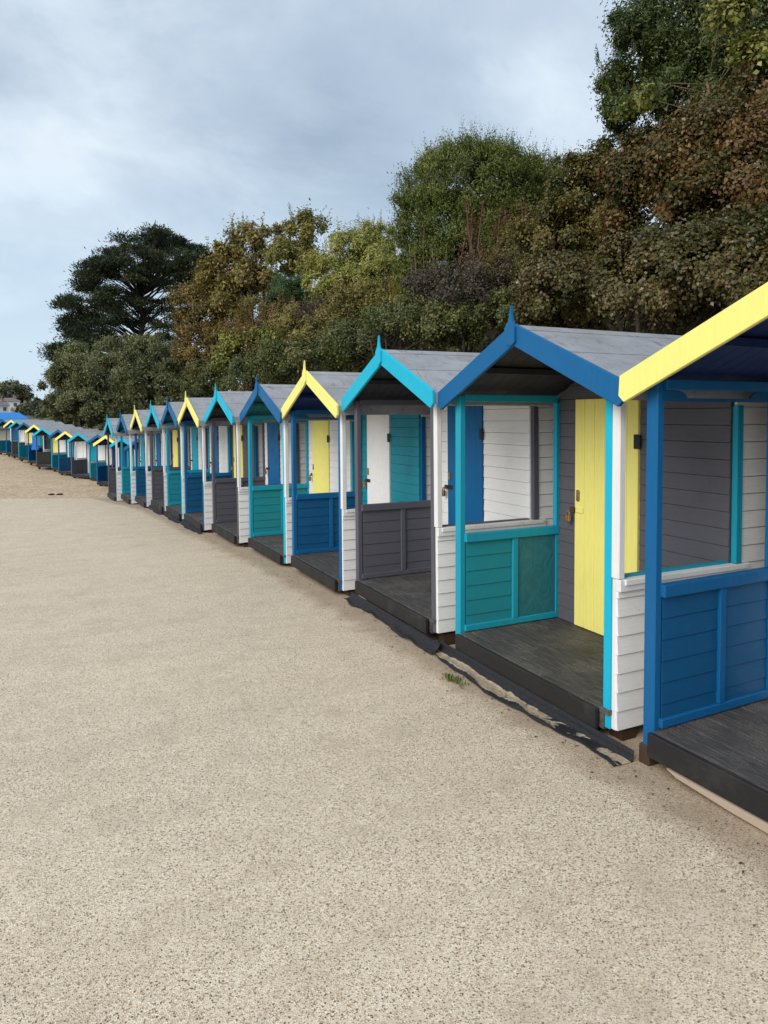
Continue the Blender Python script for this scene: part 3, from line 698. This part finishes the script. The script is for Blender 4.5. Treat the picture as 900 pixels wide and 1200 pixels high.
# -- centre
plant('evergreen_shrub', 'rounded fresh green shrub with feathery top on the skyline above the huts', 'shrub',
      [(548, 244, 80, 70, 15.5), (508, 268, 46, 48, 15.3), (590, 225, 48, 44, 15.6), (632, 228, 46, 38, 16.2)], 80000, (0.075, 0.024), GREEN, r0=.06, stems=4, nclump=420, clump=.16, shoots=1100, shootlen=.6, grow=.7, solid=.6, rough=.1, matkw=dict(rough=.5), skirt=1.0)
plant('twiggy_bush', 'dark grey-brown twiggy bush below the rounded green shrub', 'bush',
      [(545, 345, 58, 32, 12.3), (490, 352, 30, 26, 13), (600, 340, 35, 36, 11.6)], 15000, (.05, .028), [(.015, .012, .009), (.03, .024, .016), (.05, .04, .026), (.07, .06, .035)], r0=.03, stems=3, nclump=90, clump=.25, shoots=60, shootlen=.35, skirt=.6)
plant('ivy_bush', 'mid green ivy bush behind the apex of the nearest cyan gable', 'bush',
      [(470, 385, 50, 30, 12.8), (430, 410, 45, 28, 14), (520, 385, 45, 30, 12), (590, 375, 40, 30, 11)], 26000, (0.05, 0.036), IVY, r0=.03, stems=3, nclump=110, clump=.22, shoots=30, shootlen=.25, matkw=dict(rough=.35))
plant('olive_shrub', 'pale olive-green feathery shrub left of the rounded green shrub, on skyline', 'shrub',
      [(418, 312, 48, 42, 20), (440, 290, 30, 30, 20.5), (385, 335, 34, 32, 19.5), (452, 330, 26, 30, 19.5)], 34000, (.10, .028), OLIVE, r0=.05, stems=3, nclump=150, clump=.2, shoots=160, shootlen=.5, droop=.4, skirt=.9, grow=.2)
plant('slender_tree', 'slender yellow-leaved tree with open twigs on skyline left of centre', 'tree',
      [(355, 272, 26, 18, 24), (345, 305, 32, 26, 24), (372, 320, 22, 20, 24)], 12000, (.13, .055), [(.04, .04, .01), (.08, .08, .018), (.12, .11, .025), (.17, .14, .03)], r0=.05, nclump=40, clump=.3, shoots=40, shootlen=1.0, bark=PALEBARK, skirt=2)
plant('slender_tree', 'golden brown open-crowned tree with sky showing through its thin top', 'tree',
      [(300, 290, 38, 24, 26), (270, 315, 34, 26, 26), (325, 310, 22, 24, 26)], 10000, (.15, .07), RUST, r0=.06, nclump=46, clump=.28, shoots=40, shootlen=.9, bark=PALEBARK, skirt=1.8)
plant('brown_tree', 'russet leafy tree right of the dark pine, behind the far huts', 'tree',
      [(255, 375, 48, 52, 27), (235, 410, 32, 48, 27), (290, 350, 38, 40, 26.5), (275, 420, 40, 40, 25.5)], 48000, (0.1, 0.052), [(.035, .028, .009), (.065, .05, .014), (.095, .068, .019), (.13, .095, .028), (.17, .135, .045)], r0=.09, nclump=150, clump=.17, shoots=70, shootlen=.6)
plant('pompom_shrub', 'small round dark green shrub standing among the brown stalks', 'shrub',
      [(334, 345, 20, 20, 20), (352, 335, 12, 14, 20.3), (318, 355, 10, 12, 19.8)], 7000, (.10, .018), [(.014, .03, .01), (.03, .055, .018), (.05, .085, .03)], r0=.03, nclump=50, clump=.3, shoots=80, shootlen=.25, skirt=1.4)
plant('heather_bush', 'purplish brown bush low on the bank behind the second yellow gable', 'bush',
      [(375, 372, 25, 20, 18), (395, 360, 14, 14, 18.2)], 7000, (.06, .02), [(.02, .014, .012), (.04, .028, .022), (.06, .045, .032)], r0=.03, stems=2, nclump=50, clump=.3, shoots=50, shootlen=.25, skirt=1.2)
plant('laurel_shrub', 'yellow-green leafy shrub low on the bank left of the second yellow gable', 'shrub',
      [(292, 412, 34, 18, 19), (270, 425, 20, 14, 19.5), (330, 400, 26, 14, 18.5)], 8000, (0.1, 0.05), [(.03, .04, .008), (.07, .08, .015), (.13, .13, .025), (.20, .18, .04)], r0=.03, stems=2, nclump=46, clump=.3, shoots=16, shootlen=.3)
plant('bramble_bush', 'dark bramble bush low on the bank behind the grey roofs', 'bush',
      [(350, 425, 50, 26, 15.5), (300, 440, 45, 24, 18), (400, 405, 42, 30, 16), (250, 448, 34, 22, 21)], 26000, (0.06, 0.04), IVY, r0=.03, stems=3, nclump=110, clump=.22, shoots=40, shootlen=.3)
plant('gorse_bush', 'olive brown bushy growth on the bank between the pale olive shrub and the grey roofs', 'bush',
      [(420, 365, 46, 28, 17), (385, 392, 40, 22, 16.5), (455, 350, 30, 24, 16.5), (345, 385, 34, 24, 18.5), (310, 375, 30, 26, 20)], 30000, (.085, .03), [(.03, .026, .008), (.065, .055, .014), (.11, .095, .022), (.16, .13, .04), (.2, .17, .07)], r0=.03, stems=3, nclump=160, clump=.22, shoots=260, shootlen=.4, skirt=.6)
plant('rough_bush', 'brown-green rough bush right of the bare stems, below left end of the thicket', 'bush',
      [(615, 300, 40, 34, 13), (590, 330, 42, 30, 12.6), (640, 340, 44, 34, 11)], 26000, (.06, .032), BRGRN, r0=.03, stems=3, nclump=120, clump=.22, shoots=120, shootlen=.35, skirt=.6)
# sword-leaved clump
def blades(name, label, c, n, ln, wd, cols, seed):
    rng = np.random.default_rng(seed); mb = MB(); root = empty(name, (c.x, c.y, c.z)); tag(root, label, 'plant')
    for i in range(n):
        a = rng.uniform(0, 2*math.pi); l = ln*rng.uniform(.6, 1.1); lean = rng.uniform(.15, .75); dx, dy = math.cos(a), math.sin(a); w = wd*rng.uniform(.7, 1.2)
        i0 = len(mb.v); m = 6
        for k in range(m+1):
            t = k/m; r_ = l*(lean*t+lean*.5*t**3); z = l*(t*(1-.25*lean)-.75*lean*t**3); ww = w*(1-t**2.2)*.5+.002
            mb.v += [(dx*r_-dy*ww, dy*r_+dx*ww, z), (dx*r_, dy*r_, z-ww*.5), (dx*r_+dy*ww, dy*r_-dx*ww, z)]
        for k in range(m):
            b = i0+k*3; mb.f += [(b, b+1, b+4, b+3), (b+1, b+2, b+5, b+4)]
    mat = leaf_mat(name+'_blades', cols); o = mb.build('blades', mat, root)
    a = o.data.attributes.new('tint', 'FLOAT', 'FACE'); tv = np.repeat(rng.uniform(0, 1, n), 12)
    if len(tv) == len(o.data.polygons): a.data.foreach_set('value', tv.astype(np.float32))
    return root
for i, (px, py_, dep, ln, lab) in enumerate([(470, 368, 15.8, 1.0, 'clump of long yellow-green sword leaves on the bank below the olive shrub'), (455, 372, 15.3, .7, 'smaller browning clump of sword leaves lying left of the larger one')]):
    blades('sword_leaf_plant', lab, at(px, py_, dep), 90, ln, .055, [(.05, .06, .012), (.12, .12, .025), (.2, .19, .05), (.22, .13, .04)], 40+i)
# dry flower spikes
def spikes(label, spots, ln, seed, cols):
    rng = np.random.default_rng(seed); p0 = at(*spots[0]); root = empty('buddleia', (p0.x, p0.y, land_z(p0.x, p0.y))); tag(root, label, 'shrub')
    mb = MB(); P = []; o = np.array(root.location); Tt = []
    for sp in spots:
        tip = np.array(at(*sp))-o; d = unit((np.array([[0, 0, 1.]])+rng.normal(0, .22, (1, 3))))[0]; l = ln*rng.uniform(.6, 1.2)
        b = tip-d*l*1.9; b0 = np.array([tip[0]*.75, tip[1]*.75, min(b[2], 0)])
        mb.tube([b0, b, tip-d*l, tip], [.02, .016, .012, .004], 5)
        k = 70; t = rng.uniform(0, 1, k); pp = tip-d*l*t[:, None]+rng.normal(0, 1, (k, 3))*(.012+.055*t)[:, None]; P.append(pp); Tt.append(d+rng.normal(0, .7, (k, 3)))
    P = np.concatenate(P); Tt = np.concatenate(Tt); n = len(P)
    mat = leaf_mat('dry_seed_heads', cols, rough=.8)
    mb.build('stems', bark_mat('dry_stems', (.13, .075, .04)), root, True)
    obj('seed_heads', leaf_mesh('seed_heads', P, unit(rng.normal(size=(n, 3))), Tt, .05, .028, rng.uniform(0, 1, n), mat), root)
rg = random.Random(5)
spikes('stand of dry brown flower spikes below right side of the rounded green shrub', [(rg.uniform(545, 660), rg.uniform(232, 300), 13.6+rg.uniform(-.4, .4)) for _ in range(44)], .5, 61, [(.04, .018, .01), (.08, .035, .018), (.13, .07, .035)])
spikes('stand of dry buff stalks left of the round dark green shrub', [(rg.uniform(262, 375), rg.uniform(345, 398), 19+rg.uniform(-.6, .6)) for _ in range(60)], .6, 62, [(.05, .025, .012), (.10, .055, .025), (.16, .10, .05)])
# bare leggy stems under the rounded shrub
mb = MB(); p0 = at(540, 330, 14.6); st_root = empty('dead_stems', (p0.x, p0.y, land_z(p0.x, p0.y)))
tag(st_root, 'pale bare stems standing under the rounded green shrub', 'stems')
for i in range(26):
    b = at(rg.uniform(480, 600), 335+rg.uniform(-5, 8), 14.6)-st_root.location; t = b+Vector((rg.uniform(-.15, .15), rg.uniform(-.1, .1), rg.uniform(.6, 1.2)))
    mb.tube([b+Vector((0, 0, -.4)), b.lerp(t, .5)+Vector((rg.uniform(-.05, .05), 0, 0)), t], [.016, .012, .006], 5)
mb.build('stems', PALEBARK, st_root, True)

# -- ground cover on the bank
rng = np.random.default_rng(9); n = 120000
Y = np.concatenate([rng.uniform(-1, 34, n*2-50000), rng.uniform(34, 75, 50000)]); S = rng.uniform(.0, 1, n*2)**.8*8.5
keep = rng.uniform(0, 1, n*2) < np.clip(9/np.maximum(Y+4, 4), .25, 1); Y = Y[keep]; S = S[keep]
X = np.array([lerp(TOE, y) for y in Y])+S-.35
Z = np.array([land_z(x, y) for x, y in zip(X, Y)])
lump = (np.sin(X*2.1+Y*1.3)+np.sin(Y*3.1-X*1.1)+np.sin(X*4.3+Y*5.1)*.6)
hgt = np.clip(.38+.16*lump, .08, .8)*np.clip(S/.6, .3, 1)
P = np.stack([X, Y, Z+hgt*rng.uniform(.05, 1, len(X))**.5], 1)
# hanging skirt behind the huts
out = unit(np.array([-.7, -.35, .75])+rng.normal(0, .5, P.shape)); T = unit(np.cross(out, rng.normal(size=P.shape))+np.array([0, 0, -.3]))
tint = .45+.18*np.sin(X*1.1+Y*.7)+.12*np.sin(Y*2.2)+rng.normal(0, .2, len(X)); sz = rng.uniform(.6, 1.3, len(X))*(.065+.0035*Y)
me = leaf_mesh('ivy', P, out, T, sz, sz*.72, tint, leaf_mat('bank_ivy', [(.018, .024, .007), (.038, .046, .012), (.07, .07, .018), (.10, .082, .026), (.14, .11, .045)], rough=.38))
tag(obj('ivy', me), 'dark ivy and bramble ground cover over the bank behind the huts', 'ivy', kind='stuff')

# -- far: pine
def pine():
    rng = np.random.default_rng(77); dep = 78
    c = at(165, 470, dep); root = empty('pine_tree', (c.x, c.y, land_z(c.x, c.y))); tag(root, 'large dark spreading pine with gaps of sky, on skyline at left', 'tree')
    poly = [(62, 424), (64, 402), (78, 392), (72, 365), (84, 335), (108, 300), (132, 292), (150, 270), (172, 266), (200, 270), (222, 282), (247, 300), (246, 330), (238, 352), (222, 380), (195, 398), (150, 405), (112, 408), (85, 420)]
    def inside(x, y):
        r = False
        for (a, b), (c_, d) in zip(poly, poly[1:]+poly[:1]):
            if (b > y) != (d > y) and x < (c_-a)*(y-b)/(d-b)+a: r = not r
        return r
    o = np.array(root.location); P = []; Nn = []; T = []; TI = []; tips = []
    k = 0
    while k < 200:
        x, y = rng.uniform(60, 250), rng.uniform(264, 425)
        if not inside(x, y): continue
        # leave the airy holes of the lower inner crown
        if rng.uniform() < .55 and 130 < x < 230 and 330 < y < 400: continue
        k += 1
        half = 5.2*math.sqrt(max(.05, 1-((x-158)/100)**2))
        p = np.array(at(x, y, dep+rng.uniform(-half, half)))-o; tips.append(p)
        m = 460; rx = rng.uniform(.6, 1.35); e = rng.normal(0, 1, (m, 3))*np.array([rx, rx, rx*.30])*.62
        e[:, 2] -= .10*(e[:, 0]**2+e[:, 1]**2)/rx
        q = p+e; P.append(q); t = unit(unit(e)*.8+np.array([0, 0, .55])+rng.normal(0, .45, (m, 3))); T.append(t); Nn.append(unit(rng.normal(size=(m, 3)))); TI.append(np.clip(rng.uniform(.2, .8)+rng.normal(0, .18, m), 0, 1))
    P = np.concatenate(P); n = len(P)
    mat = leaf_mat('pine_needles', [(.008, .014, .007), (.016, .024, .011), (.028, .037, .017), (.045, .05, .022)], rough=.6, trans=.08, spec=.25)
    obj('crown', leaf_mesh('crown', P, np.concatenate(Nn), np.concatenate(T), rng.uniform(.25, .48, n), rng.uniform(.07, .13, n), np.concatenate(TI), mat), root)
    mb = MB(); hub = [Vector((0, 0, -.5)), Vector((.3, .2, 4)), Vector((-.2, .3, 8)), Vector((.4, 0, 11)), Vector((.2, .2, 14.5))]
    mb.tube(hub, [.6, .5, .4, .28, .1], 10)
    for i, t in enumerate(tips):
        t = Vector(t); zz = min(14, max(3.5, t.z-1.2-.22*math.hypot(t.x, t.y))); j = 0
        while j < 3 and hub[j+1].z < zz: j += 1
        st = hub[j].lerp(hub[j+1], (zz-hub[j].z)/(hub[j+1].z-hub[j].z)); m1 = st.lerp(t, .5)+Vector((rng.uniform(-.4, .4), rng.uniform(-.4, .4), .1*(t-st).length))
        mb.tube([st, m1, t], [.09, .055, .02], 5)
    mb.build('trunk', BARK, root, True)
pine()
plant('holm_oak', 'broad rounded grey-green evergreen tree behind the low huts at left', 'tree',
      [(120, 450, 58, 46, 56), (160, 430, 46, 34, 57), (85, 465, 34, 36, 54), (185, 425, 36, 28, 57), (70, 478, 18, 22, 53)], 80000, (0.24, 0.085), [(.025, .028, .010), (.055, .06, .022), (.09, .095, .04), (.13, .13, .06), (.17, .165, .085)], r0=.35, nclump=260, clump=.14, shoots=300, shootlen=.5, limbk=26, skirt=.7, grow=.7)
plant('dense_shrub', 'dark green dense shrub between the rounded evergreen and the russet tree', 'shrub',
      [(190, 462, 44, 34, 40), (215, 440, 30, 30, 38), (160, 478, 34, 22, 42), (225, 465, 30, 28, 34)], 22000, (.20, .10), [(.012, .017, .006), (.03, .035, .012), (.055, .058, .018), (.085, .08, .026)], r0=.12, nclump=150, clump=.17, shoots=90, shootlen=.4, skirt=.6)
for px, py_, rx, ry, dep, lab in [(9, 463, 24, 15, 330, 'large dome-shaped dark tree on the far hill above the white house'), (45, 481, 14, 12, 230, 'grey-green tree on the far hillside right of the white house'), (30, 484, 10, 8, 200, 'small bush right of the blue roof, below the far houses'), (55, 486, 14, 10, 150, 'olive green bush left of the rounded evergreen, behind the low roofs'), (-30, 470, 24, 16, 320, 'far dark tree just beyond the left edge')]:
    if px < 0: continue
    plant('far_tree', lab, 'tree', [(px, py_, rx, ry, dep), (px-rx*.5, py_+ry*.35, rx*.6, ry*.6, dep), (px+rx*.5, py_+ry*.4, rx*.6, ry*.6, dep)], 7000, (dep*.0034, dep*.0022), [(.03, .035, .018), (.05, .055, .028), (.075, .075, .04), (.10, .09, .05)], group='trees on the far hill', r0=.25, nclump=90, clump=.2)
# -- far houses and blue-roofed pavilion
def house(label, c, w, d, h, rh, rz, wins, wall=(.86, .83, .74), roofc=(.16, .14, .15), hip=True):
    root = empty('house', c, rz); tag(root, label, 'house', 'houses on the far hill')
    mb = MB(); mb.box(-w/2, w/2, -d/2, d/2, -6, h); mb.build('wall', plain('render', wall, .9, 0, .06), root)
    i = .4; q = .28 if hip else .001
    mb = MB(); e = w/2+i; g = d/2+i; r_ = w/2*(1-q*2) if hip else w/2+i
    mb.v += [(-e, -g, h), (e, -g, h), (e, g, h), (-e, g, h), (-r_, 0, h+rh), (r_, 0, h+rh)]
    mb.f += [(3, 2, 1, 0), (0, 1, 5, 4), (1, 2, 5), (2, 3, 4, 5), (3, 0, 4)]; rf = mb.build('roof', plain('slate', roofc, .7), root)
    mb = MB(); mb.box(w*.3-.5, w*.3+.5, -.4, .4, h+rh*.3, h+rh+.9); mb.box(w*.3-.3, w*.3-.05, -.15, .15, h+rh+.9, h+rh+1.3); mb.build('chimney', plain('chimney_brick', (.3, .2, .15), .9), rf)
    for x, z in wins:
        mb = MB(); mb.box(x-.65, x+.65, -d/2-.08, -d/2+.02, z, z+1.5); wf = mb.build('window', plain('window_frame', (.6, .6, .58), .6), root)
        mb = MB(); mb.box(x-.52, x-.03, -d/2-.1, -d/2-.079, z+.12, z+1.38); mb.box(x+.03, x+.52, -d/2-.1, -d/2-.079, z+.12, z+1.38); mb.build('pane', plain('pane_glass', (.03, .035, .04), .1), wf)
DP = 265
a = at(11, 483.5, DP); house('cream rendered house with slate roof on the far hill, right of the pair', (a.x, a.y, a.z), 6.4, 6, 4.3, 1.3, R(12), [(-1.5, 2.2), (1.5, 2.2)])
a = at(-2, 484, DP-12); house('white gabled house at left edge on the far hill', (a.x, a.y, a.z), 5, 6, 2.6, 1.7, R(20), [(1.2, .7)], (.75, .74, .72), hip=False)
a = at(25, 480, DP+8); house('grey slate-hung house right of the cream house, on the far hill', (a.x, a.y, a.z), 4.6, 5, 1.6, .9, R(5), [(0, -.4)], (.22, .2, .2), (.15, .14, .15), hip=False)
a = at(15, 487, 215); house('small pale green gabled building just above the blue canopy roof', (a.x, a.y, a.z), 3.4, 4, .2, 1.1, R(100), [], (.55, .62, .56), (.3, .32, .31), hip=False)
c = at(8, 491, 84); gz = land_z(c.x, c.y); pv = empty('pavilion', (c.x, c.y, gz), R(14)); tag(pv, 'bright blue canopy roof of a pavilion beyond the low huts at left', 'pavilion')
hh = c.z-gz; mb = MB(); e, g, r_ = 2.1, 1.6, 1.35
mb.v += [(-e, -g, hh), (e, -g, hh), (e, g, hh), (-e, g, hh), (-r_, 0, hh+.78), (r_, 0, hh+.78), (-e, -g, hh-.2), (e, -g, hh-.2), (e, g, hh-.2), (-e, g, hh-.2)]
mb.f += [(0, 1, 5, 4), (1, 2, 5), (2, 3, 4, 5), (3, 0, 4), (0, 6, 7, 1), (1, 7, 8, 2), (2, 8, 9, 3), (3, 9, 6, 0)]
mb.build('canopy_roof', plain('blue_canvas', (.02, .22, .62), .7), pv)
for sx in (-1, 1):
    for sy in (-1, 1):
        mb = MB(); mb.box(sx*1.95-.05, sx*1.95+.05, sy*1.45-.05, sy*1.45+.05, -.3, hh); mb.build('post', M['white_trim'], pv)
# weed in the path joint
hp = huts[1]; P = []; rng = np.random.default_rng(3); k = 160
c = hl(hp, -.30, .42, -.03); c.z = path_z(c.x, c.y)
wd = empty('weed', c); tag(wd, 'small green grassy weed growing through the path joint by black membrane', 'weed')
pp = rng.normal(0, 1, (k, 3))*np.array([.018, .05, 0]); T = np.array([0, 0, 1.])+rng.normal(0, .55, (k, 3))
obj('leaves', leaf_mesh('leaves', pp, unit(rng.normal(size=(k, 3))), T, rng.uniform(.02, .05, k), .008, rng.uniform(0, 1, k), leaf_mat('weed_leaf', [(.03, .05, .01), (.08, .11, .02), (.16, .17, .05)])), wd)
rng = np.random.default_rng(21); k = 420; yy = rng.uniform(.5, 14, k); P = []
for y in yy:
    x = lerp(FRONT, y)-abs(rng.normal(0, .22))-.03; P.append((x, y, path_z(x, y)+.006))
P = np.array(P); a = rng.uniform(0, 6.28, k); T = np.stack([np.cos(a), np.sin(a), rng.uniform(-.05, .25, k)], 1)
lf = obj('litter', leaf_mesh('litter', P, unit(np.array([0, 0, 1.])+rng.normal(0, .3, (k, 3))), T, rng.uniform(.008, .028, k), rng.uniform(.005, .014, k), rng.uniform(0, 1, k), leaf_mat('dry_litter', [(.02, .012, .008), (.06, .035, .018), (.11, .07, .04), (.25, .2, .14)], rough=.8)))
tag(lf, 'scattered dry leaf scraps and grit along the joint between path and hut decks', 'litter', kind='stuff')
# dark stones on the shingle
for px, py_, dep in ((60, 573, 29.5), (70, 573, 29.5)):
    bm = bmesh.new(); bmesh.ops.create_icosphere(bm, subdivisions=2, radius=.09)
    rr = random.Random(px)
    for v_ in bm.verts: v_.co = Vector((v_.co.x*1.5, v_.co.y, v_.co.z*.6))*(1+rr.uniform(-.15, .15))
    mb = MB(); mb.frombm(bm); c = at(px, py_, dep); c.z = land_z(c.x, c.y)+.02
    o = mb.build('stone', M['iron'], None, True); o.location = c
    tag(o, 'dark stone lying on the shingle, %s of the two' % ('left' if px == 60 else 'right'), 'stone', 'dark stones on the shingle')

# ------------------------------------------------------------------ sky, sun, camera
sc = bpy.context.scene
w = bpy.data.worlds.new('World'); sc.world = w; w.use_nodes = True; nt = w.node_tree
bg = nt.nodes['Background']
SUN_EL, SUN_AZ = R(33), R(248)   # azimuth clockwise from +Y
sky = N(nt, 'ShaderNodeTexSky', sky_type='NISHITA', sun_disc=False, sun_elevation=SUN_EL, sun_rotation=SUN_AZ, air_density=1.2, dust_density=2.0)
tc = N(nt, 'ShaderNodeTexCoord'); sp = N(nt, 'ShaderNodeSeparateXYZ'); nt.links.new(tc.outputs['Generated'], sp.inputs[0])
za = N(nt, 'ShaderNodeMath', operation='MAXIMUM', i_1=.0); nt.links.new(sp.outputs[2], za.inputs[0])
zb = N(nt, 'ShaderNodeMath', operation='ADD', i_1=.40); nt.links.new(za.outputs[0], zb.inputs[0])
dv = N(nt, 'ShaderNodeVectorMath', operation='DIVIDE'); cb = N(nt, 'ShaderNodeCombineXYZ')
for i in range(3): nt.links.new(zb.outputs[0], cb.inputs[i])
nt.links.new(tc.outputs['Generated'], dv.inputs[0]); nt.links.new(cb.outputs[0], dv.inputs[1])
mp = N(nt, 'ShaderNodeMapping'); mp.inputs['Location'].default_value = (7.1, 4.2, 0); mp.inputs['Scale'].default_value = (1, 1, .0); nt.links.new(dv.outputs[0], mp.inputs[0])
c1 = noise(nt, mp.outputs[0], 1.9, 8, .57, .3); c2 = noise(nt, mp.outputs[0], 3.6, 6, .5, .2)
cl = ramp(nt, c1, [(.36, (1.6, 2.0, 2.5)), (.46, (2.15, 2.6, 3.1)), (.54, (2.75, 3.2, 3.65)), (.68, (3.5, 3.9, 4.25))])
cl = mixc(nt, ramp(nt, c2, [(.39, .55), (.58, 0)]), cl, (2.0, 2.4, 2.95))
# overcast: brighter overhead, clear pale blue low down
lowmix = ramp(nt, za.outputs[0], [(.0, 1), (.10, .85), (.33, .0)])
cl = mixc(nt, lowmix, cl, (2.75, 3.5, 4.15))
gain = ramp(nt, za.outputs[0], [(0, .95), (.5, 1.0), (1, 1.5)])
gm = mixc(nt, 1.0, cl, gain, 'MULTIPLY')
gm2 = N(nt, 'ShaderNodeVectorMath', operation='MULTIPLY'); nt.links.new(cl, gm2.inputs[0]); nt.links.new(gain, gm2.inputs[1])
fin = mixc(nt, .90, sky.outputs[0], gm2.outputs[0])
nt.links.new(fin, bg.inputs['Color']); bg.inputs['Strength'].default_value = .143
sl = bpy.data.lights.new('sun', 'SUN'); sl.energy = 1.5; sl.angle = R(40); sl.color = (1, .95, .87)
so = bpy.data.objects.new('sun', sl); C.objects.link(so)
sd = Vector((math.sin(SUN_AZ)*math.cos(SUN_EL), math.cos(SUN_AZ)*math.cos(SUN_EL), math.sin(SUN_EL)))
so.rotation_euler = (-sd).to_track_quat('-Z', 'Y').to_euler(); so.location = sd*50
cam = bpy.data.cameras.new('camera'); co = bpy.data.objects.new('camera', cam); C.objects.link(co)
cam.sensor_fit = 'HORIZONTAL'; cam.sensor_width = 36; cam.lens = F/900*36; cam.shift_y = (PY-600)/900
cam.clip_start = .05; cam.clip_end = 6000
mw = Matrix((( RT.x, UP.x, -FW.x, 0), (RT.y, UP.y, -FW.y, 0), (RT.z, UP.z, -FW.z, CAMZ), (0, 0, 0, 1)))
co.matrix_world = mw; sc.camera = co
vs_ = sc.view_settings; vs_.view_transform = 'Standard'; vs_.look = 'None'; vs_.exposure = .75; vs_.gamma = 1; vs_.use_curve_mapping = False
sc.render.engine = 'CYCLES'; sc.cycles.max_bounces = 5; sc.cycles.diffuse_bounces = 3; sc.cycles.glossy_bounces = 2
